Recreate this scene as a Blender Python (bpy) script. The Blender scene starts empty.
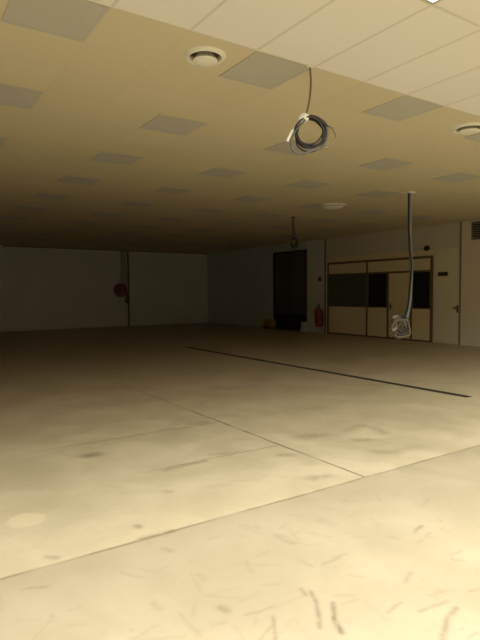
import bpy, bmesh, math, random
import numpy as np
from mathutils import Vector, Matrix
random.seed(7); rng = np.random.default_rng(7)
S = bpy.context.scene
COL = S.collection

# ------------------------------------------------------------------ camera
CAM_H = 1.565
F_PX, PITCH, YAW, ROLL = 535.6, 0.0532, 0.585, -0.0068
fw = Vector((math.sin(YAW)*math.cos(PITCH), math.cos(YAW)*math.cos(PITCH), -math.sin(PITCH)))
rt0 = Vector((math.cos(YAW), -math.sin(YAW), 0)); up0 = rt0.cross(fw)
rt = rt0*math.cos(ROLL) + up0*math.sin(ROLL)
up = up0*math.cos(ROLL) - rt0*math.sin(ROLL)
cd = bpy.data.cameras.new('camera'); cam = bpy.data.objects.new('camera', cd); COL.objects.link(cam)
cam.matrix_world = Matrix(((rt.x, up.x, -fw.x, 0), (rt.y, up.y, -fw.y, 0), (rt.z, up.z, -fw.z, CAM_H), (0, 0, 0, 1)))
cd.sensor_fit = 'VERTICAL'; cd.sensor_height = 24.0; cd.lens = F_PX/640*24.0
cd.clip_start = 0.05; cd.clip_end = 200
S.camera = cam

# ------------------------------------------------------------------ world, exposure
w = bpy.data.worlds.new('world'); S.world = w; w.use_nodes = True
w.node_tree.nodes['Background'].inputs[0].default_value = (0.9, 0.95, 1.0, 1)
w.node_tree.nodes['Background'].inputs[1].default_value = 0.0
S.view_settings.view_transform = 'Standard'; S.view_settings.look = 'None'
S.view_settings.gamma = 1.0; S.view_settings.use_curve_mapping = False
S.view_settings.exposure = 1.0
S.cycles.use_denoising = True
S.cycles.max_bounces = 10; S.cycles.diffuse_bounces = 6
S.cycles.sample_clamp_indirect = 4.0

LAMP_COLOR = (1.0, 0.972, 0.875)
LAMP_POWER = 35.0          # watts of each lit ceiling panel, louvred
LAMP_SPREAD = math.radians(156)

# ------------------------------------------------------------------ dimensions (metres)
H = 3.486                    # ceiling height
G = 0.6                      # ceiling grid
GX, GY = 2.545, 3.576        # a grid corner; GY is also where the bright tiles end
XR, YB = 13.63, 23.54        # right wall, back wall
XL, YF = -9.0, -9.0          # left and front walls, behind the photographer
JY, JX = 3.11, 3.31          # floor slab joints
DX0, DX1, DY0, DY1 = 7.0, 7.16, 4.62, 13.45   # floor drain

# ------------------------------------------------------------------ node helpers
def mat(name, color=(.5, .5, .5), rough=.6, metal=0.0, spec=.5):
    m = bpy.data.materials.new(name); m.use_nodes = True
    b = m.node_tree.nodes['Principled BSDF']
    b.inputs['Base Color'].default_value = (*color, 1); b.inputs['Roughness'].default_value = rough
    b.inputs['Metallic'].default_value = metal; b.inputs['Specular IOR Level'].default_value = spec
    return m
class NT:
    def __init__(s, m):
        s.t = m.node_tree; s.b = s.t.nodes['Principled BSDF']
        s.co = s.t.nodes.new('ShaderNodeTexCoord').outputs['Object']
        sp = s.t.nodes.new('ShaderNodeSeparateXYZ'); s.t.links.new(s.co, sp.inputs[0])
        s.x, s.y, s.z = sp.outputs
    def put(s, v, sock):
        if hasattr(v, 'is_output'): s.t.links.new(v, sock)
        else: sock.default_value = v
    def m(s, op, a, b=0.0, c=0.0, clamp=False):
        n = s.t.nodes.new('ShaderNodeMath'); n.operation = op; n.use_clamp = clamp
        s.put(a, n.inputs[0]); s.put(b, n.inputs[1]); s.put(c, n.inputs[2]); return n.outputs[0]
    def noise(s, scale, detail=4, rough=.55, vec=None, dist=0.0):
        n = s.t.nodes.new('ShaderNodeTexNoise'); s.t.links.new(vec or s.co, n.inputs['Vector'])
        n.inputs['Scale'].default_value = scale; n.inputs['Detail'].default_value = detail
        n.inputs['Roughness'].default_value = rough; n.inputs['Distortion'].default_value = dist
        return n.outputs[0]
    def ramp(s, v, lo, hi, a=0.0, b=1.0):
        n = s.t.nodes.new('ShaderNodeMapRange'); n.interpolation_type = 'SMOOTHSTEP'
        s.put(v, n.inputs[0]); n.inputs[1].default_value = lo; n.inputs[2].default_value = hi
        n.inputs[3].default_value = a; n.inputs[4].default_value = b; return n.outputs[0]
    def mix(s, f, a, b):
        n = s.t.nodes.new('ShaderNodeMix'); n.data_type = 'RGBA'
        s.put(f, n.inputs[0])
        for v, i in ((a, 6), (b, 7)):
            s.put((*v, 1) if isinstance(v, tuple) else v, n.inputs[i])
        return n.outputs[2]
    def mapping(s, scale):
        n = s.t.nodes.new('ShaderNodeMapping'); s.t.links.new(s.co, n.inputs[0]); n.inputs['Scale'].default_value = scale
        return n.outputs[0]
    def line(s, coord, at, half, soft):           # 1 on a line coord = at
        return s.ramp(s.m('ABSOLUTE', s.m('SUBTRACT', coord, at)), half, half+soft, 1.0, 0.0)
    def grid(s, coord, at, step, half, soft):     # 1 on each of the lines at + k*step
        v = s.m('WRAP', s.m('SUBTRACT', coord, at), step/2, -step/2)
        return s.ramp(s.m('ABSOLUTE', v), half, half+soft, 1.0, 0.0)
    def color(s, v): s.put(v, s.b.inputs['Base Color'])
    def bump(s, h, strength=.2, dist=.01):
        n = s.t.nodes.new('ShaderNodeBump'); n.inputs['Strength'].default_value = strength
        n.inputs['Distance'].default_value = dist; s.put(h, n.inputs['Height'])
        s.t.links.new(n.outputs[0], s.b.inputs['Normal'])
def speckled(name, color, rough=.6, var=.08, scale=3.0, metal=0.0):
    m = mat(name, color, rough, metal); n = NT(m)
    dark = tuple(c*(1-2*var) for c in color); lite = tuple(min(1, c*(1+var)) for c in color)
    n.color(n.mix(n.noise(scale, 5), dark, lite)); return m

# ------------------------------------------------------------------ mesh helpers
def obj(name, bm, m=None, parent=None, smooth=False, loc=None):
    me = bpy.data.meshes.new(name); bm.normal_update(); bm.to_mesh(me); bm.free()
    o = bpy.data.objects.new(name, me); COL.objects.link(o)
    if m: me.materials.append(m)
    if smooth:
        me.shade_smooth()
        try: me.set_sharp_from_angle(angle=math.radians(40))
        except Exception: pass
    if parent: o.parent = parent
    if loc: o.location = loc
    return o
def B(): return bmesh.new()
def box(bm, x0, x1, y0, y1, z0, z1, bevel=0.0):
    r = bmesh.ops.create_cube(bm, size=1.0)
    for v in r['verts']:
        v.co = Vector((x0+(v.co.x+.5)*(x1-x0), y0+(v.co.y+.5)*(y1-y0), z0+(v.co.z+.5)*(z1-z0)))
    if bevel:
        es = list({e for v in r['verts'] for e in v.link_edges})
        bmesh.ops.bevel(bm, geom=es, offset=bevel, segments=2, affect='EDGES', profile=.5)
    return bm
def tube(bm, pts, r, seg=8, closed=False, taper=None):
    pts = [Vector(p) for p in pts]; n = len(pts); rings = []
    t0 = (pts[1]-pts[0]).normalized()
    nrm = t0.orthogonal().normalized()
    for i, p in enumerate(pts):
        a = pts[(i-1) % n] if (closed or i > 0) else p
        b = pts[(i+1) % n] if (closed or i < n-1) else p
        t = (b-a).normalized()
        nrm = (nrm - t*nrm.dot(t)).normalized(); bi = t.cross(nrm)
        rr = r if taper is None else r*taper[i]
        rings.append([bm.verts.new(p + (nrm*math.cos(k*math.tau/seg)+bi*math.sin(k*math.tau/seg))*rr) for k in range(seg)])
    for i in range(n if closed else n-1):
        A, Bq = rings[i], rings[(i+1) % n]
        for k in range(seg):
            try: bm.faces.new((A[k], A[(k+1) % seg], Bq[(k+1) % seg], Bq[k]))
            except ValueError: pass
    if not closed:
        bm.faces.new(rings[0][::-1]); bm.faces.new(rings[-1])
    return bm
def lathe(bm, prof, seg=32, M=Matrix()):
    rings = []
    for (r, z) in prof:
        if r < 1e-6: rings.append([bm.verts.new(M @ Vector((0, 0, z)))])
        else: rings.append([bm.verts.new(M @ Vector((r*math.cos(k*math.tau/seg), r*math.sin(k*math.tau/seg), z))) for k in range(seg)])
    for A, Bq in zip(rings, rings[1:]):
        for k in range(seg):
            q = [A[k % len(A)], A[(k+1) % len(A)], Bq[(k+1) % len(Bq)], Bq[k % len(Bq)]]
            u = []
            for v in q:
                if v not in u: u.append(v)
            if len(u) > 2:
                try: bm.faces.new(u)
                except ValueError: pass
    return bm
def smooth_path(pts, n=8, closed=False):          # Catmull-Rom
    P = [Vector(p) for p in pts]; out = []; m = len(P)
    for i in range(m if closed else m-1):
        if closed: a, b, c, d = P[i-1], P[i], P[(i+1) % m], P[(i+2) % m]
        else: a, b, c, d = P[max(i-1, 0)], P[i], P[i+1], P[min(i+2, m-1)]
        for k in range(n):
            t = k/n
            out.append(.5*((2*b)+(c-a)*t+(2*a-5*b+4*c-d)*t*t+(3*b-a-3*c+d)*t**3))
    if not closed: out.append(P[-1])
    return out
def empty(name, loc=(0, 0, 0), rz=0.0):
    o = bpy.data.objects.new(name, None); COL.objects.link(o); o.empty_display_size = .1
    o.location = loc; o.rotation_euler = (0, 0, rz); return o
def tag(o, label, cat, group=None):
    o['label'] = label; o['category'] = cat
    if group: o['group'] = group
    return o
def struct(o, label=None):
    o['kind'] = 'structure'
    if label: o['label'] = label
    return o
def dup(root, loc):
    r = root.copy(); COL.objects.link(r); r.location = loc
    for ch in list(root.children):
        c = ch.copy(); COL.objects.link(c); c.parent = r
    return r

# ================================================================== STRUCTURE
# ------------------------------------------------------------------ floor
MARKS = [([(1.77, 2.11), (1.76, 2.06)], 0.0118, 0.7), ([(1.8, 2.06), (1.74, 1.96), (1.64, 1.81)], 0.013, 0.6), ([(1.82, 1.92), (1.74, 1.83), (1.69, 1.73)], 0.0149, 0.8), ([(1.5, 2.0), (1.46, 1.94), (1.41, 1.86)], 0.0099, 0.5), ([(1.45, 1.95), (1.35, 1.9)], 0.0081, 0.35), ([(2.3, 1.55), (2.16, 1.51), (2.03, 1.44)], 0.0155, 0.55), ([(2.31, 1.61), (2.2, 1.62), (2.11, 1.64)], 0.0108, 0.45), ([(2.11, 1.74), (1.99, 1.72)], 0.0106, 0.4), ([(2.39, 1.68), (2.28, 1.69)], 0.0093, 0.25), ([(2.24, 2.25), (2.12, 2.24), (2.04, 2.24)], 0.0119, 0.35), ([(2.38, 1.9), (2.27, 1.84)], 0.0141, 0.3), ([(2.85, 1.89), (2.74, 1.9), (2.7, 1.85), (2.75, 1.81)], 0.0098, 0.28), ([(1.41, 2.09), (1.5, 2.07), (1.57, 2.06)], 0.0089, 0.35), ([(2.48, 1.6), (2.55, 1.58)], 0.01, 0.3), ([(1.85, 1.89), (1.95, 1.87)], 0.0092, 0.2), ([(2.13, 1.39), (2.21, 1.37)], 0.0089, 0.3), ([(0.56, 2.93), (0.67, 2.89)], 0.0126, 0.35), ([(1.33, 2.21), (1.35, 2.17)], 0.0226, 0.5), ([(0.75, 3.22), (0.79, 3.18)], 0.0103, 0.5), ([(1.3, 3.13), (1.52, 3.11)], 0.0112, 0.55), ([(1.36, 2.93), (1.39, 2.87)], 0.0201, 0.3), ([(0.62, 2.61), (0.62, 2.6)], 0.0093, 0.4), ([(1.08, 2.43), (1.08, 2.37)], 0.0231, 0.22), ([(0.9, 2.29), (0.9, 2.28)], 0.0087, 0.4), ([(1.14, 2.15), (1.15, 2.1)], 0.0162, 0.22), ([(1.39, 2.54), (1.4, 2.49)], 0.0185, 0.22), ([(2.92, 2.24), (2.81, 2.21)], 0.0135, 0.6), ([(3.09, 2.24), (3.09, 2.22)], 0.0108, 0.3), ([(2.93, 3.35), (3.08, 3.31)], 0.0265, 0.4), ([(2.44, 2.69), (2.45, 2.6)], 0.0444, 0.15), ([(3.11, 4.0), (3.2, 3.93)], 0.0238, 0.4), ([(2.04, 2.68), (2.06, 2.64)], 0.0347, 0.22), ([(1.57, 5.03), (1.66, 5.04)], 0.0308, 0.75), ([(1.36, 3.31), (1.36, 3.3)], 0.0131, 0.6), ([(1.78, 3.79), (1.81, 3.74)], 0.0134, 0.35), ([(2.0, 4.24), (2.42, 4.25)], 0.0129, 0.5), ([(2.96, 5.56), (3.17, 5.54)], 0.0194, 0.4), ([(3.68, 4.37), (3.88, 4.33)], 0.0498, 0.42), ([(4.24, 4.28), (4.57, 4.38), (4.61, 4.24), (4.53, 3.97)], 0.0303, 0.38), ([(4.06, 3.96), (4.19, 3.87)], 0.0264, 0.3), ([(3.94, 3.54), (4.07, 3.45)], 0.033, 0.32), ([(3.78, 3.89), (3.81, 3.79)], 0.0422, 0.18), ([(4.15, 3.47), (4.44, 3.43)], 0.0316, 0.2), ([(2.08, 7.92), (2.31, 7.94)], 0.0249, 0.3), ([(1.08, 5.22), (1.38, 5.31)], 0.0312, 0.15), ([(1.51, 3.92), (1.7, 3.87)], 0.0251, 0.12), ([(2.03, 2.59), (2.06, 2.54)], 0.0204, 0.3), ([(2.62, 2.25), (2.64, 2.22)], 0.0213, 0.2), ([(1.96, 2.35), (1.97, 2.26)], 0.0161, 0.2), ([(1.7, 2.53), (1.66, 2.4)], 0.016, 0.15), ([(2.55, 4.39), (2.8, 4.33)], 0.0139, 0.3)]   # scuffs and stains on the concrete: (polyline, half width, strength)
fm = mat('floor_concrete', rough=.5, spec=.45); n = NT(fm)
big = n.noise(.35, 5, .6); mid = n.noise(1.6, 6, .62, dist=.4); fine = n.noise(14, 5, .6)
streak = n.noise(1.0, 6, .65, vec=n.mapping((3.2, .7, 1)), dist=.8)
edge = n.m('ADD', n.y, n.m('MULTIPLY', n.m('SUBTRACT', n.noise(2.2, 3), .5), .03))
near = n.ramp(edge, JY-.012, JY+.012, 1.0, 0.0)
farcol = n.mix(n.ramp(mid, .34, .68), (.445, .388, .258), (.515, .453, .31))
farcol = n.mix(n.m('MULTIPLY', n.ramp(big, .45, .66), .55), farcol, (.475, .41, .265))
farcol = n.mix(n.ramp(n.m('ADD', n.y, n.m('MULTIPLY', n.noise(.5, 3), 3.0)), 10.0, 15.0, 0.0, .4), farcol, (.38, .33, .21))  # far floor darkens with distance: fall-off of the lamp light put into the colour
brown = n.m('MULTIPLY', n.ramp(streak, .56, .74), n.ramp(n.x, JX-.02, JX+.02, .12, .45))
farcol = n.mix(brown, farcol, (.39, .325, .21))
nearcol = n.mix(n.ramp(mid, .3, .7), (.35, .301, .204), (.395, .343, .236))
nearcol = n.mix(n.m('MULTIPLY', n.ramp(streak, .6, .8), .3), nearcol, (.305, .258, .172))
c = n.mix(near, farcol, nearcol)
c = n.mix(n.ramp(fine, .3, .75, .12, 0.0), c, (.30, .25, .16))
# pale repair patch
dx = n.m('SUBTRACT', n.x, .755); dy = n.m('SUBTRACT', n.y, 3.84)
u = n.m('ADD', n.m('MULTIPLY', dx, .82), n.m('MULTIPLY', dy, -.57)); v = n.m('ADD', n.m('MULTIPLY', dx, .57), n.m('MULTIPLY', dy, .82))
rad = n.m('SQRT', n.m('ADD', n.m('MULTIPLY', u, u), n.m('MULTIPLY', n.m('MULTIPLY', v, v), 1.1)))
rad = n.m('ADD', rad, n.m('MULTIPLY', n.m('SUBTRACT', n.noise(9, 3), .5), .06))
c = n.mix(n.ramp(rad, .10, .15, .6, 0.0), c, (.60, .53, .35))
# slab joints
wob = n.m('MULTIPLY', n.m('SUBTRACT', n.noise(1.3, 3), .5), .03)
brk = n.ramp(n.noise(2.3, 4), .35, .6, .35, 1.0)
jx_ = n.m('ADD', n.x, wob); jy_ = n.m('ADD', n.y, wob)
j1 = n.m('MULTIPLY', n.line(jy_, JY, .006, .014), .62)
j2 = n.m('MULTIPLY', n.line(jx_, JX, .006, .014), n.m('MULTIPLY', n.ramp(n.y, JY-.02, JY, 0, 1), n.ramp(n.y, 5.0, 10.5, .85, .35)))
lft = n.ramp(n.x, JX-.02, JX, 1.0, 0.0)
j3 = n.m('MULTIPLY', n.m('MULTIPLY', n.line(jy_, 4.285, .004, .016), .5), n.m('MULTIPLY', lft, n.ramp(n.x, 1.6, 2.2)))
j4 = n.m('MULTIPLY', n.m('MULTIPLY', n.line(jy_, 5.46, .006, .02), .45), n.m('MULTIPLY', lft, n.ramp(n.x, .8, 1.8)))
j = n.m('MULTIPLY', n.m('MAXIMUM', n.m('MAXIMUM', j1, j2), n.m('MAXIMUM', j3, j4)), brk)
c = n.mix(j, c, (.16, .13, .08))
at = n.t.nodes.new('ShaderNodeAttribute'); at.attribute_name = 'stain'
st = n.m('MULTIPLY', at.outputs['Fac'], n.ramp(n.noise(17, 5, .65), .32, .6, .5, 1.0))
blot = n.m('MULTIPLY', n.ramp(n.noise(2.7, 6, .68, dist=1.2), .60, .76), n.ramp(n.noise(.8, 3), .42, .6))
c = n.mix(n.m('MULTIPLY', blot, .38), c, (.22, .185, .115))
smear = n.noise(1.0, 6, .7, vec=n.mapping((5.5, 9, 1)), dist=2.5)
c = n.mix(n.m('MULTIPLY', n.ramp(smear, .58, .74), .24), c, (.24, .20, .13))
c = n.mix(st, c, (.135, .105, .065))
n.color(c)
n.put(n.ramp(mid, .3, .7, .34, .5), n.b.inputs['Roughness'])
n.bump(n.m('SUBTRACT', n.m('MULTIPLY', fine, .3), j), .25, .004)

def axis(*spans):
    out = []
    for a, b, s in spans: out += list(np.linspace(a, b, max(1, int(round((b-a)/s))), endpoint=False))
    return out + [spans[-1][1]]
xs = axis((XL, 0, 1.0), (0, 3.2, .013), (3.2, DX0, .04), (DX0, DX1, .16), (DX1, 9, .2), (9, XR, .6))
ys = axis((YF, 1.2, .6), (1.2, 3.2, .013), (3.2, DY0, .03), (DY0, 8.5, .04), (8.5, DY1, .3), (DY1, YB, .8))
GXm, GYm = np.meshgrid(xs, ys)
stain = np.zeros_like(GXm)
wx = GXm + .004*np.sin(GYm*21+1.3)+.002*np.sin(GYm*53); wy = GYm + .004*np.sin(GXm*19)+.002*np.sin(GXm*47+2)
for k in range(110):                                # faint random scratches on the nearest slab
    a, b, th, ln = rng.uniform(.3, 3.6), rng.uniform(1.35, 3.0), rng.uniform(0, math.pi), rng.uniform(.03, .22)
    MARKS.append(([(a, b), (a+ln*math.cos(th), b+ln*math.sin(th))], rng.uniform(.006, .012), rng.uniform(.06, .22)))
for pts, hw, d in MARKS:
    best = np.full(GXm.shape, 9.0)
    for (ax, ay), (bx, by) in zip(pts, pts[1:]):
        L2 = (bx-ax)**2+(by-ay)**2+1e-9
        t = np.clip(((wx-ax)*(bx-ax)+(wy-ay)*(by-ay))/L2, 0, 1)
        best = np.minimum(best, np.hypot(wx-ax-t*(bx-ax), wy-ay-t*(by-ay)))
    hw = hw*(1.0 if pts[0][1] < 3.0 else 2.3)
    stain = np.maximum(stain, min(.85, d*(1.0 if pts[0][1] < 3.0 else 1.0))*np.exp(-(best/(hw*.95))**2))
nx, ny = len(xs), len(ys)
verts = np.stack([GXm.ravel(), GYm.ravel(), np.zeros(nx*ny)], 1)
ii, jj = np.meshgrid(np.arange(nx-1), np.arange(ny-1)); a0 = (jj*nx+ii)
cx = GXm[:-1, :-1]*.5+GXm[1:, 1:]*.5; cy = GYm[:-1, :-1]*.5+GYm[1:, 1:]*.5
keep = ~((cx > DX0) & (cx < DX1) & (cy > DY0) & (cy < DY1))
faces = np.stack([a0, a0+1, a0+1+nx, a0+nx], -1)[keep]
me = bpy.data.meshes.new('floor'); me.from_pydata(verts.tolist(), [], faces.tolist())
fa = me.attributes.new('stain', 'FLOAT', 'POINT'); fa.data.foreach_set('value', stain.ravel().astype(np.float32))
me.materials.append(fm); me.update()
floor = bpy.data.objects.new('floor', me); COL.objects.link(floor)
struct(floor, 'worn beige concrete floor with slab joints, scuffs and stains')

# ------------------------------------------------------------------ ceiling
holes = [(2.245, 3.876, .128), (5.845, 3.876, .150), (8.45, 8.95, .20)]
def ceiling_mat(name, col, step_y, joint, jcol, var, half):
    m = mat(name, col, .7, spec=.25); n = NT(m)
    wn = n.t.nodes.new('ShaderNodeTexWhiteNoise'); wn.noise_dimensions = '2D'
    cb = n.t.nodes.new('ShaderNodeCombineXYZ')
    n.put(n.m('FLOOR', n.m('DIVIDE', n.m('SUBTRACT', n.x, GX), G)), cb.inputs[0])
    n.put(n.m('FLOOR', n.m('DIVIDE', n.m('SUBTRACT', n.y, GY), step_y)), cb.inputs[1])
    n.t.links.new(cb.outputs[0], wn.inputs[0])
    dark = tuple(c*(1-var) for c in col)
    c = n.mix(n.m('ADD', n.m('MULTIPLY', wn.outputs[0], .6), n.m('MULTIPLY', n.noise(.7, 3), .5)), dark, col)
    jn = n.m('MAXIMUM', n.grid(n.x, GX, G, half, .006), n.grid(n.y, GY, step_y, half, .006))
    c = n.mix(n.m('MULTIPLY', jn, joint), c, jcol)
    n.color(c); n.bump(n.m('SUBTRACT', n.m('MULTIPLY', n.noise(60, 3), .15), jn), .15, .003)
    return m
def ceiling_part(y0, y1, m, label):
    o = obj('ceiling', box(B(), XL, XR, y0, y1, H, H+.05), m)
    hs = [h for h in holes if y0 < h[1] < y1]
    if hs:
        for (hx, hy, hr) in hs:
            bm = B(); bmesh.ops.create_cone(bm, cap_ends=True, segments=48, radius1=hr, radius2=hr, depth=.4)
            c = obj('cutter', bm, None, None, loc=(hx, hy, H))
            md = o.modifiers.new('hole', 'BOOLEAN'); md.object = c; md.operation = 'DIFFERENCE'; md.solver = 'EXACT'
        dg = bpy.context.evaluated_depsgraph_get(); dg.update()
        nm = bpy.data.meshes.new_from_object(o.evaluated_get(dg))
        cs = [md.object for md in o.modifiers]; o.modifiers.clear(); o.data = nm
        for c in cs: bpy.data.objects.remove(c, do_unlink=True)
    return struct(o, label)
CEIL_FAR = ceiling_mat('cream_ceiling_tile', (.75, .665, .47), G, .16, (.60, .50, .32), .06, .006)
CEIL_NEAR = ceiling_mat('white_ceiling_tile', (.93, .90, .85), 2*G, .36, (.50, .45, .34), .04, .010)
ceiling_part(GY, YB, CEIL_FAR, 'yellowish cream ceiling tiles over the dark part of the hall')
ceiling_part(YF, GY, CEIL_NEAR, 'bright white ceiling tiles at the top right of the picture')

# ------------------------------------------------------------------ walls
WALL = speckled('cream_wall_paint', (.74, .78, .75), .7, .04, .8)
WALLR = speckled('grey_wall_paint', (.60, .64, .63), .7, .05, .8)
PIL = speckled('pale_wall_paint', (.84, .78, .64), .65, .03, .8)
UPPER = speckled('grey_bulkhead_paint', (.74, .70, .59), .75, .04, .8)
WHITEW = speckled('white_wall_paint', (.84, .82, .77), .7, .02, .8)
TRIM = speckled('brown_trim_metal', (.17, .13, .07), .5, .08, 4)
DARK = mat('near_black_paint', (.015, .015, .016), .5)
T = .15
DR0, DR1, DRZ = 15.87, 18.02, 3.17     # dark doorway in the right wall
SY = 14.86                              # seam between the two kinds of right wall
bm = B(); box(bm, XL, XR+T, YB, YB+T, 0, H+.05); struct(obj('wall_back', bm, WALL), 'long pale back wall in shadow')
bm = B(); box(bm, XL-T, XL, YF, YB+T, 0, H+.05); struct(obj('wall_left', bm, WHITEW))
bm = B(); box(bm, XL-T, XR+T, YF-T, YF, 0, H+.05); struct(obj('wall_front', bm, WHITEW))
bm = B(); box(bm, XR, XR+T, DR1, YB, 0, H+.05); box(bm, XR, XR+T, DR0, DR1, DRZ, H+.05); box(bm, XR, XR+T, SY, DR0, 0, H+.05)
o = struct(obj('wall_right', bm, WALLR), 'grey right wall around the dark doorway')
o.data.materials.append(WALL)
for p in o.data.polygons:
    if p.center.y < DR0+.001 and p.center.z < DRZ: p.material_index = 1
bm = B(); box(bm, XR, XR+T, 9.25, SY, 0, 2.77); struct(obj('wall_right', bm, PIL))
bm = B(); box(bm, XR+.012, XR+T, 9.25, SY, 2.77, H+.05); struct(obj('wall_right', bm, UPPER))
bm = B(); box(bm, XR-.03, XR+T, YF, 9.25, 0, H+.05); struct(obj('wall_right', bm, PIL), 'pale wall at the right edge with a ventilation grille')
SEAM = speckled('dark_seam', (.14, .12, .08), .6, .05, 3)
bm = B(); box(bm, XR-.012, XR, SY-.05, SY+.01, 0, H); struct(obj('trim_1', bm, SEAM))
bm = B(); box(bm, XR-.036, XR-.03, 9.20, 9.25, 0, H); struct(obj('trim_2', bm, speckled('wall_corner_bead', (.24, .21, .15), .6, .05, 3)))
bm = B(); box(bm, 9.04, 9.34, YB-.012, YB, 1.75, H); struct(obj('trim_3', bm, speckled('grey_duct_paint', (.50, .51, .47), .6, .05, 3)), 'flat grey duct rising above the hose reel on the back wall')
bm = B(); box(bm, 3.55, 4.0, YB-.25, YB, 0, H); struct(obj('trim_4', bm, WALL), 'pier at the left end of the back wall')
bm = B(); box(bm, XL, XR, YB-.05, YB, H-.03, H); struct(obj('trim_5', bm, SEAM))

# ------------------------------------------------------------------ dark double door
DOORM = speckled('charcoal_door_paint', (.09, .10, .105), .45, .1, 2)
dd = struct(empty('door_1', (XR+.06, (DR0+DR1)/2, 0)), 'tall dark double door at the end of the hall')
ym = (DR0+DR1)/2; hw = (DR1-DR0)/2
def leaf(a, b):
    bm = B(); box(bm, 0, .05, a, b, .02, DRZ-.06, .004)
    o = obj('door_leaf', bm, DOORM, dd)
    bm = B(); box(bm, -.012, 0, a+.12, b-.12, .75, 1.55, .006); box(bm, -.012, 0, a+.12, b-.12, 1.7, DRZ-.25, .006); obj('door_panel', bm, DOORM, o)
    bm = B(); box(bm, -.008, 0, a, b, .03, .62); obj('kick_plate', bm, DARK, o)
    return o
l1 = leaf(.03, hw-.05); l2 = leaf(-hw+.05, -.03)
bm = B(); tube(bm, [(-.012, .11, .95), (-.05, .11, .95), (-.05, .11, 1.25), (-.012, .11, 1.25)], .011); obj('door_handle', bm, DARK, l1)
bm = B(); box(bm, -.07, .05, hw-.05, hw, 0, DRZ); box(bm, -.07, .05, -hw, -hw+.05, 0, DRZ); box(bm, -.07, .05, -hw+.05, hw-.05, DRZ-.06, DRZ); obj('door_frame', bm, DARK, dd)
bm = B(); box(bm, XR+.13, XR+.2, DR0-.1, DR1+.1, 0, DRZ+.1); struct(obj('wall_behind_door', bm, DARK))

# ------------------------------------------------------------------ pale flush door beside the office
DOORP = speckled('cream_door_paint', (.86, .79, .62), .55, .03, 1.2)
d2 = struct(empty('door_2', (XR, 9.72, 0)), 'cream flush door right of the office partition')
bm = B(); box(bm, -.014, 0, -.445, .36, .01, 2.72, .003); obj('door_leaf', bm, DOORP, d2)
bm = B(); box(bm, -.018, 0, -.465, -.448, 0, 2.76); box(bm, -.018, 0, .363, .385, 0, 2.76); box(bm, -.018, 0, -.448, .363, 2.735, 2.76); obj('door_frame', bm, PIL, d2)
STEEL = mat('dull_steel', (.20, .18, .14), .35, .9)
bm = B(); box(bm, -.022, -.014, -.435, -.385, .92, 1.14, .003); lathe(bm, [(0, 0), (.012, 0), (.012, .05), (.0, .05)], 12, Matrix.Translation((-.022, -.41, 1.05)) @ Matrix.Rotation(-math.pi/2, 4, 'Y')); box(bm, -.078, -.06, -.425, -.31, 1.038, 1.062, .004); obj('door_handle', bm, STEEL, d2)

# ================================================================== OBJECTS
# ------------------------------------------------------------------ office partition
PANEL = speckled('cream_partition_panel', (.88, .77, .52), .55, .03, 1.0)
BROWN = TRIM
GLASS = mat('dark_office_glass', (.012, .014, .016), .18, spec=.5)
GLASS2 = mat('dark_office_glass_with_blind', (.09, .105, .10), .35, spec=.4)
po = tag(empty('office_partition', (XR, 12.51, 0)), 'cream panelled office partition with brown rails and dark windows along the right wall', 'partition')
P = lambda y: y-12.45
PX = -.04
ZT, ZW1, ZW0 = 2.52, 2.13, 1.0
posts = [14.58, 12.68, 11.77, 10.85, 10.12]
for k, y in enumerate(posts):
    top = ZT if k != 2 else ZW1
    bm = B(); box(bm, PX-.012, -.0005, P(y)-.036, P(y)+.036, 0, top, .004); obj('post', bm, BROWN, po)
bm = B(); box(bm, PX-.014, -.0005, P(10.085), P(14.62), ZT, ZT+.075, .004); obj('top_rail', bm, BROWN, po)
bm = B(); box(bm, PX-.010, -.0005, P(10.157), P(14.543), .0, .05, .003); obj('bottom_rail', bm, BROWN, po)
bm = B(); box(bm, PX, -.0005, P(10.085), P(14.62), ZT+.075, 2.765, .003); obj('header_panel', bm, PANEL, po)
for a, b in ((14.543, 12.717), (12.643, 10.887), (10.813, 10.157)):       # strip above the windows
    bm = B(); box(bm, PX, -.0005, P(b), P(a), ZW1+.045, ZT, .003); obj('upper_panel', bm, PANEL, po)
for a, b in ((14.543, 12.717), (12.643, 10.887), (10.813, 10.157)):
    bm = B(); box(bm, PX-.010, -.0005, P(b), P(a), ZW1-.018, ZW1+.045, .003); obj('rail', bm, BROWN, po)
for (a, b), g in zip(((14.543, 12.717), (12.643, 11.807), (10.813, 10.157)), (GLASS2, GLASS, GLASS)):
    bm = B(); box(bm, PX, -.0005, P(b), P(a), .05, ZW0, .003); obj('lower_panel', bm, PANEL, po)
    fr = B(); box(fr, PX-.008, -.0005, P(b), P(a), ZW0, ZW0+.03); box(fr, PX-.008, -.0005, P(b), P(b)+.02, ZW0+.03, ZW1-.018); box(fr, PX-.008, -.0005, P(a)-.02, P(a), ZW0+.03, ZW1-.018)
    wf = obj('window', fr, BROWN, po)
    bm = B(); box(bm, PX+.02, -.01, P(b)+.02, P(a)-.02, ZW0+.03, ZW1-.018); obj('pane', bm, g, wf)
bm = B(); box(bm, PX, -.0005, P(10.887), P(11.733), .055, ZW1-.018, .004); dl = obj('door', bm, PANEL, po)
bm = B(); box(bm, PX-.008, PX, P(11.69), P(11.64), .95, 1.15, .002); box(bm, PX-.05, PX-.035, P(11.67), P(11.55), 1.04, 1.062, .003); box(bm, PX-.036, PX, P(11.675), P(11.655), 1.04, 1.062); obj('door_handle', bm, STEEL, dl)

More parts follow.
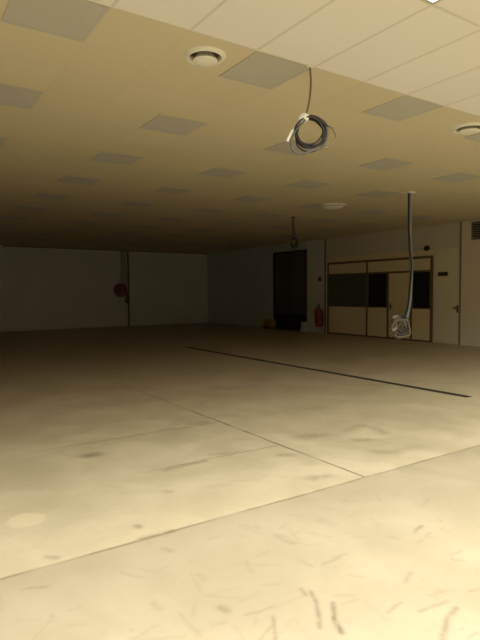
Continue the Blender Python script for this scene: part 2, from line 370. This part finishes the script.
# ------------------------------------------------------------------ floor drain
GR = speckled('dark_cast_iron', (.065, .058, .042), .6, .1, 8, .3)
fd = tag(empty('floor_drain', ((DX0+DX1)/2, DY0, 0)), 'long narrow dark grating of a drain channel running across the floor', 'drain')
L = DY1-DY0; hw = (DX1-DX0)/2
bm = B()
for (a, b, c_, d, e, f) in ((-hw, -hw+.008, 0, L, -.1, 0), (hw-.008, hw, 0, L, -.1, 0), (-hw+.008, hw-.008, 0, L, -.1, -.09), (-hw+.008, hw-.008, 0, .008, -.09, 0), (-hw+.008, hw-.008, L-.008, L, -.09, 0)): box(bm, a, b, c_, d, e, f)
obj('channel', bm, DARK, fd)
bm = B(); k = .012
while k < L-.03:
    box(bm, -hw+.008, hw-.008, k, k+.016, -.022, -.002); k += .034
for xx in (-hw+.008, -.006, hw-.02): box(bm, xx, xx+.012, .008, L-.008, -.024, -.003)
obj('grate', bm, GR, fd)

# ------------------------------------------------------------------ ceiling light panels
ALU = mat('panel_frame_aluminium', (.55, .52, .44), .5, .2)
DIFF = speckled('grey_light_diffuser', (.585, .562, .51), .55, .03, 6)
LIT = mat('lit_light_diffuser', (.9, .9, .85), .5)
LIT.node_tree.nodes['Principled BSDF'].inputs['Emission Color'].default_value = (*LAMP_COLOR, 1)
LIT.node_tree.nodes['Principled BSDF'].inputs['Emission Strength'].default_value = 2.0
def make_panel(diff):
    t = empty('ceiling_light', (0, 0, H))
    bm = B(); h, q = .293, .272
    box(bm, -h, h, q, h, -.006, -.0005); box(bm, -h, h, -h, -q, -.006, -.0005)
    box(bm, -h, -q, -q, q, -.006, -.0005); box(bm, q, h, -q, q, -.006, -.0005); obj('frame', bm, ALU if diff is LIT else DIFF, t)
    bm = B(); box(bm, -q, q, -q, q, -.004, -.0005); obj('diffuser', bm, diff, t)
    if diff is LIT:
        ld = bpy.data.lights.new('lamp', 'AREA'); ld.shape = 'SQUARE'; ld.size = .53; ld.energy = LAMP_POWER
        ld.color = LAMP_COLOR; ld.spread = LAMP_SPREAD
        lo = bpy.data.objects.new('lamp', ld); COL.objects.link(lo); lo.parent = t; lo.location = (0, 0, -.006)
    return t
p_off = make_panel(DIFF); p_on = make_panel(LIT); used = set()
def panel(i, j, label, lit=False, group=None):
    proto = p_on if lit else p_off
    loc = (GX+G*i+G/2, GY+G*j+G/2, H)
    if proto in used: o = dup(proto, loc)
    else: o = proto; o.location = loc; used.add(proto)
    tag(o, label, 'ceiling light', group or 'square ceiling light panels')
OFF = {
 (-3, 0): 'unlit grey square ceiling panel at the top left corner, left of the round diffuser',
 (0, 0): 'unlit grey square ceiling panel between the round diffuser and the near cable coil',
 (3, 0): 'unlit grey square ceiling panel against the bright tiles, right of the near cable coil',
 (6, 0): 'unlit grey square ceiling panel behind the round diffuser at the right edge',
 (-3, 3): 'unlit grey square ceiling panel cut by the left edge, below the top left corner panel',
 (0, 3): 'unlit grey square ceiling panel clear of everything, left of the near cable coil',
 (3, 3): 'faint grey square ceiling panel showing behind the near cable coil',
 (6, 3): 'faint grey square ceiling panel just left of the top of the blue hanging hose',
 (9, 3): 'dark square ceiling panel below the round diffuser at the right edge',
 (-3, 6): 'dark square ceiling panel cut by the left edge, small corner only',
 (0, 6): 'dark square ceiling panel one row behind the clear one at upper left',
 (3, 6): 'dark square ceiling panel below and left of the near cable coil, in the dimming ceiling',
 (6, 6): 'dark square ceiling panel just left of the pale disc in the dim ceiling',
 (9, 6): 'dark square ceiling panel between the pale disc and the blue hanging hose',
}
for (i, j), lb in OFF.items(): panel(i, j, lb)
for j in range(9, 33, 3):
    for i in range(-6, 17, 3): 
        if i > -6 or j > 14: panel(i, j, 'barely visible square ceiling panel in the dark far half of the ceiling', group='ceiling panels deep in the dark')
LITROWS = [(i, -3) for i in (-6, 9)] + [(i, j) for j in (-6,) for i in (-9, -6, -3, 0, 3, 6, 9, 12)]
panel(0, -3, 'lit square ceiling light with only its corner showing at the top edge', True)
for i, j in LITROWS: panel(i, j, 'lit square ceiling light over the photographer, outside the picture', True, 'lit ceiling lights outside the picture')

# ------------------------------------------------------------------ round ceiling diffusers
RIM = mat('white_diffuser_enamel', (.92, .89, .80), .4)
RIB = mat('grey_diffuser_baffle', (.30, .27, .20), .5)
def diffuser(x, y, ro, ri, label, drop, cone):
    t = tag(empty('round_ceiling_diffuser', (x, y, H)), label, 'ceiling diffuser', 'round ceiling diffusers')
    bm = B(); lathe(bm, [(ri, .03), (ri, -.012), (ri+.010, -.024), (ri+(ro-ri)*.5, -.026), (ro-.008, -.012), (ro, -.001), (ro-.01, -.0008), (ri+.002, -.0006)], 56); obj('rim', bm, RIM, t, True)
    bm = B(); lathe(bm, [(ri-.001, .02), (ri*.8, .07), (ri*.5, .09), (0, .09)], 56)
    for k in range(28):
        a = k*math.tau/28; ca, sa = math.cos(a), math.sin(a)
        tube(bm, [(ca*(ri-.004), sa*(ri-.004), .01), (ca*ri*.78, sa*ri*.78, .055)], .004, 5)
    obj('baffle', bm, RIB, t)
    rc = ri*cone
    bm = B(); lathe(bm, [(0, -.05-drop), (rc*.3, -.05-drop*.97), (rc*.7, -.05-drop*.6), (rc*.95, -.05-drop*.15), (rc, -.046), (rc*.97, -.042), (rc*.5, .03), (.02, .05), (.02, .088)], 48); obj('centre_plate', bm, RIM, t, True)
diffuser(2.245, 3.876, .172, .126, 'round white ceiling diffuser with a bulging centre, at upper left of the hanging coil', .016, .82)
diffuser(5.845, 3.876, .205, .148, 'round white ceiling diffuser cut by the right edge of the picture', .014, .84)
diffuser(8.45, 8.95, .30, .198, 'pale round ceiling disc catching light in the dim middle of the ceiling', .04, 1.15)

# ------------------------------------------------------------------ hanging cables
CAB = mat('black_cable_rubber', (.022, .021, .019), .5); GREYC = mat('grey_cable_rubber', (.10, .095, .085), .55)
CORD = mat('brown_grey_cord', (.22, .165, .09), .55)
WHITE = speckled('white_tape', (.90, .88, .80), .5, .04, 30)
PLUG = speckled('cream_plug', (.36, .33, .25), .5, .05, 20)
BLUE = speckled('blue_grey_hose', (.25, .30, .33), .5, .06, 12)
PALE = speckled('pale_grey_cable', (.24, .215, .15), .55, .08, 9)
ex = Vector((math.cos(YAW), -math.sin(YAW), 0)); ez = Vector((0, 0, 1)); ey = Vector((math.sin(YAW), math.cos(YAW), 0))
def local(pts): return [ex*p[0] + ez*p[1] + ey*(p[2] if len(p) > 2 else 0) for p in pts]
def loop(cx, cz, rx, rz, wob, ph, dy, n=40, amp=.5):
    return local([(cx+(rx+wob*math.sin(2*a+ph)+wob*amp*math.sin(3*a+2*ph))*math.cos(a), cz+(rz+wob*math.sin(2*a+ph*1.7))*math.sin(a), dy+.012*math.sin(a+ph)) for a in [k*math.tau/n for k in range(n)]])
# near coil
s = 1/114.0
def px(pts, y=0.0): return local([((a-310)*s, -(b-67.5)*s, y) for a, b in pts])
t = tag(empty('hanging_cable', (3.1, 3.572, H)), 'coil of black cable hanging on a thin cord from the edge of the bright tiles', 'cable', 'cables hanging from the ceiling')
bm = B(); tube(bm, smooth_path(px([(310, 67.7), (311, 82), (310, 97), (307.5, 110), (305, 118)])), .0085); obj('cord', bm, CORD, t, True)
bm = B(); lathe(bm, [(0, -.012), (.022, -.012), (.028, -.0005), (0, -.0005)], 20); obj('ceiling_grommet', bm, RIM, t, True)
bm = B(); c0 = px([(310.2, 131)])[0]; cxx, czz = c0.dot(ex), c0.z
for k in range(5):
    tube(bm, loop(cxx+.006*math.sin(k*2.1), czz+.006*math.cos(k*1.7), .112+.0050*k, .112+.0055*k, .006, k*1.3, .018*math.sin(k*2.4)), .0082, 8, True)
for k in range(4):   # the extra thickness of the bundle, upper right
    r = .112+.011*k
    tube(bm, local([(cxx+(r+.004*math.sin(5*a))*math.cos(a), czz+(r+.002*math.cos(4*a))*math.sin(a), .022*math.sin(a*2+k*1.5)) for a in [math.radians(q) for q in range(-20, 112, 6)]]), .0092)
obj('coil', bm, CAB, t, True)
bm = B(); tube(bm, smooth_path(px([(305, 120), (296, 130), (291.5, 140), (293, 149), (300, 153), (309, 150.6), (321.5, 146), (326.5, 136), (326, 127)], -.03)), .0085)
tube(bm, smooth_path(px([(300, 124), (297, 135), (299, 144), (308, 149), (318, 147), (325, 139), (327, 131)], .03)), .0075)
obj('grey_loop', bm, GREYC, t, True)
bm = B(); tube(bm, smooth_path(px([(322, 123), (327, 124), (332, 127), (336, 135), (333, 142.5), (325, 146), (314, 148)], .01)), .0085); obj('loose_loop', bm, CORD, t, True)
bm = B(); tp = smooth_path(px([(299.5, 121), (303, 117.5), (306, 117), (309, 117.5)])); tube(bm, tp, .042, 10, taper=[.5+.5*math.sin(math.pi*(i+.6)/(len(tp)+.2))for i in range(len(tp))]); obj('tape_knot', bm, WHITE, t, True)
bm = B(); tp = smooth_path(px([(299.5, 122), (294, 128), (289.5, 136), (287.5, 140)], -.01)); tube(bm, tp, .013, 8, taper=[.55]*10+[1.0]*(len(tp)-10)); obj('plug', bm, WHITE, t, True)

# blue hose with bundle
s2 = 1/50.5
def px2(pts, y=0.0): return local([((a-409)*s2, -(b-192)*s2, y) for a, b in pts])
t = tag(empty('hanging_hose', (8.62, 7.0, H)), 'blue-grey hose and cable hanging from the ceiling to a tangled bundle before the office', 'hose', 'cables hanging from the ceiling')
bm = B(); box(bm, -.1, .1, -.1, .1, -.03, -.0005, .008); obj('ceiling_plate', bm, RIM, t)
bm = B(); tube(bm, smooth_path(px2([(410, 193), (410.3, 225), (411.5, 250), (412.3, 268), (411.7, 290), (410.3, 306), (407, 318), (401, 322)], .02)), .036, 10); obj('hose', bm, BLUE, t, True)
bm = B(); tube(bm, smooth_path(px2([(408.2, 192.7), (408.5, 225), (410, 250), (411.6, 264), (410.4, 285), (408.6, 304), (406, 313), (404, 316)], -.05)), .017, 8); obj('cable', bm, CAB, t, True)
bm = B(); tube(bm, smooth_path(px2([(404, 318), (397, 315), (394, 320), (395, 328), (401, 333), (408, 329), (409, 320)], -.07)), .024, 8)
tube(bm, smooth_path(px2([(408, 317), (403, 314.5), (398.5, 318), (398, 326), (403, 330), (407, 324)], -.03)), .022, 8); obj('dark_loop', bm, GREYC, t, True)
bm = B(); c0 = px2([(402, 325)])[0]
for k in range(6):
    tube(bm, loop(c0.dot(ex)+.03*math.sin(k*2.3), c0.z-.03-.02*math.cos(k*1.9), -.0+.075+.022*k, .11+.022*k, .035, k*1.1, .09*math.sin(k*2.7)), .017, 8, True)
obj('bundle', bm, PALE, t, True)
for q in ([(397.5, 314), (395, 315.5), (392.5, 316)], [(397, 326), (394.5, 327.5), (392.5, 329)]):
    bm = B(); tube(bm, px2(q, -.08), .036, 10); obj('plug', bm, PLUG, t, True)
# far cable
s3 = 1/38.0
def px3(pts, y=0.0): return local([((a-293)*s3, -(b-217)*s3, y) for a, b in pts])
t = tag(empty('hanging_cable', (8.91, 10.92, H)), 'small dark cable bundle hanging from the ceiling in front of the dark door', 'cable', 'cables hanging from the ceiling')
bm = B(); tube(bm, smooth_path(px3([(293, 217.1), (293, 226), (294, 234), (295, 239)])), .03, 8); obj('cord', bm, GREYC, t, True)
bm = B(); c0 = px3([(294, 241)])[0]
for k in range(5): tube(bm, loop(c0.dot(ex)+.01*math.sin(k*2.1), c0.z-.01*k, .06+.008*k, .09+.01*k, .012, k*1.3, .02*math.sin(k*2)), .016, 8, True)
obj('coil', bm, CAB, t, True)
bm = B(); tube(bm, px3([(292.8, 240.5), (291, 241), (289.6, 241.3)], -.03), .022, 8); obj('plug', bm, PALE, t, True)
bm = B(); lathe(bm, [(0, -.03), (.05, -.03), (.06, -.0005), (0, -.0005)], 20); obj('ceiling_grommet', bm, GREYC, t, True)

# ------------------------------------------------------------------ fire hose reel on the back wall
RED = speckled('red_enamel', (.26, .03, .03), .4, .08, 6); DRED = speckled('dark_red_rubber_hose', (.13, .018, .018), .6, .1, 9)
t = tag(empty('fire_hose_reel', (8.99, YB-.005, 1.66)), 'round red fire hose reel on the pier of the back wall', 'hose reel')
MY = Matrix.Rotation(math.pi/2, 4, 'X')
bm = B(); box(bm, -.08, .08, -.03, 0, -.3, .3, .006); tube(bm, [(0, -.03, 0), (0, -.23, 0)], .045, 12); obj('wall_bracket', bm, RED, t)
for yy in (-.05, -.21):
    bm = B(); lathe(bm, [(.14, 0), (.29, 0), (.30, .008), (.29, .018), (.14, .018), (.13, .009), (.14, 0)], 40, Matrix.Translation((0, yy, 0)) @ MY); obj('reel_disc', bm, RED, t, True)
bm = B(); turns = [(.165+.010*math.sin(k*.9)+.0035*(k // 24 % 3)*3, k*math.tau/24, -.075-.115*((k/24) % 4)/4) for k in range(24*8)]
tube(bm, [(r*math.cos(a), y, r*math.sin(a)) for r, a, y in turns], .017, 6); obj('hose', bm, DRED, t, True)
bm = B(); tube(bm, smooth_path([(.2, -.19, -.05), (.27, -.2, -.22), (.31, -.2, -.42), (.29, -.2, -.56), (.2, -.2, -.48)]), .04, 8); obj('hose_tail', bm, DRED, t, True)
bm = B(); lathe(bm, [(0, 0), (.02, 0), (.03, .05), (.018, .12), (.014, .17), (0, .17)], 14, Matrix.Translation((.2, -.2, -.48))); obj('nozzle', bm, CAB, t, True)
t = tag(empty('wall_pipe', (9.40, YB-.04, 0)), 'thin dark pipe running up the back wall beside the red hose reel', 'pipe')
bm = B(); tube(bm, [(0, 0, .001), (0, 0, H-.002)], .035, 10); obj('pipe', bm, SEAM, t, True)
for z in (.4, 1.4, 2.4, 3.2):
    bm = B(); box(bm, -.05, .05, -.037, .04, z, z+.04, .003); obj('clamp', bm, STEEL, t)

# ------------------------------------------------------------------ fire extinguisher and its sign
EXT = speckled('extinguisher_red', (.30, .04, .05), .45, .06, 6)
t = tag(empty('fire_extinguisher', (XR-.16, 15.0, .24)), 'red fire extinguisher on the wall between the dark door and the office', 'fire extinguisher')
bm = B(); lathe(bm, [(0, 0), (.125, 0), (.135, .015), (.135, .56), (.12, .62), (.07, .67), (.035, .69), (.035, .73), (0, .73)], 28); obj('cylinder', bm, EXT, t, True)
bm = B(); lathe(bm, [(0, .73), (.03, .73), (.03, .79), (.02, .81), (0, .81)], 16); box(bm, -.12, .02, -.018, .018, .79, .805, .003); box(bm, -.13, .02, -.018, .018, .83, .845, .003); box(bm, -.01, .02, -.016, .016, .80, .84); obj('valve', bm, CAB, t)
bm = B(); tube(bm, smooth_path([(0, .03, .77), (-.03, .12, .74), (-.05, .165, .6), (-.05, .168, .35), (-.05, .16, .22)]), .013, 8); lathe(bm, [(0, 0), (.03, 0), (.018, .12), (0, .12)], 12, Matrix.Translation((-.05, .16, .12))); obj('hose', bm, CAB, t, True)
bm = B(); lathe(bm, [(.1362, .2), (.1366, .2), (.1366, .45), (.1362, .45)], 28); obj('label_band', bm, speckled('faded_label', (.22, .06, .06), .6, .1, 25), t)
bm = B(); box(bm, .125, .1595, -.06, .06, .1, .6, .004); obj('wall_bracket', bm, CAB, t)
bm = B(); box(bm, -.012, -.0005, -.085, .085, -.09, .09, .003)
o = tag(obj('wall_sign', bm, speckled('dark_red_sign', (.17, .06, .045), .5, .05, 9), loc=(XR, 15.13, 2.01)), 'small dark reddish sign plate on the wall above the fire extinguisher', 'sign')

# ------------------------------------------------------------------ guards at the foot of the dark door
YEL = speckled('yellow_guard_paint', (.42, .30, .05), .6, .15, 5); REDP = speckled('red_guard_paint', (.24, .08, .045), .6, .12, 5)
def guard(y, ln, m, m2, lb, h):
    t = tag(empty('door_guard', (XR-.18, y, 0)), lb, 'door guard')
    bm = B(); box(bm, -.14, .14, -ln/2, ln/2, .1, h, .03); obj('block', bm, m, t, True)
    bm = B(); box(bm, -.17, .17, -ln/2-.02, ln/2+.02, 0, .11, .012); obj('base', bm, m2, t, True)
guard(18.05, .5, YEL, REDP, 'low yellow guard block with a red base at the left foot of the dark door', .40)
guard(15.78, .2, WALLR, WALLR, 'low pale guard block at the right foot of the dark door', .38)

# ------------------------------------------------------------------ small things right of the office
t = tag(empty('alarm_sounder', (XR-.002, 10.36, 2.82)), 'round black alarm sounder above the right end of the office partition', 'alarm')
MX = Matrix.Rotation(-math.pi/2, 4, 'Y')
bm = B(); lathe(bm, [(0, 0), (.085, 0), (.085, .05), (.07, .09), (.05, .10), (.03, .085), (0, .085)], 28, MX); obj('horn', bm, CAB, t, True)
bm = B(); box(bm, -.035, .0, -.05, .10, -.24, -.085, .006); obj('junction_box', bm, RIM, t)
bm = B(); box(bm, -.02, -.0005, -.16, .16, -.055, .055, .004)
t = tag(obj('door_sign', bm, speckled('dark_brown_plate', (.075, .055, .03), .5, .1, 10), loc=(XR-.0145, 9.80, 2.035)), 'small dark plate fixed high on the cream door', 'sign')
t = tag(empty('ventilation_grille', (XR-.0305, 8.55, 3.19)), 'slatted ventilation grille high on the pale wall, cut by the right edge', 'vent')
GRI = speckled('grey_grille', (.30, .28, .21), .5, .05, 6)
bm = B()
for (a, b, c_, d) in ((-.34, .34, .22, .25), (-.34, .34, -.25, -.22), (-.34, -.31, -.22, .22), (.31, .34, -.22, .22)): box(bm, -.025, 0, a, b, c_, d)
obj('frame', bm, GRI, t)
for k in range(7):
    bm = B(); box(bm, -.022, -.012, -.31, .31, -.02, .02); bmesh.ops.rotate(bm, cent=(-.017, 0, 0), matrix=Matrix.Rotation(math.radians(38), 3, 'Y'), verts=bm.verts)
    o = obj('slat', bm, GRI, t); o.location = (0, 0, -.186+.062*k)
bm = B(); box(bm, -.004, 0, -.31, .31, -.22, .22); obj('backing', bm, DARK, t)
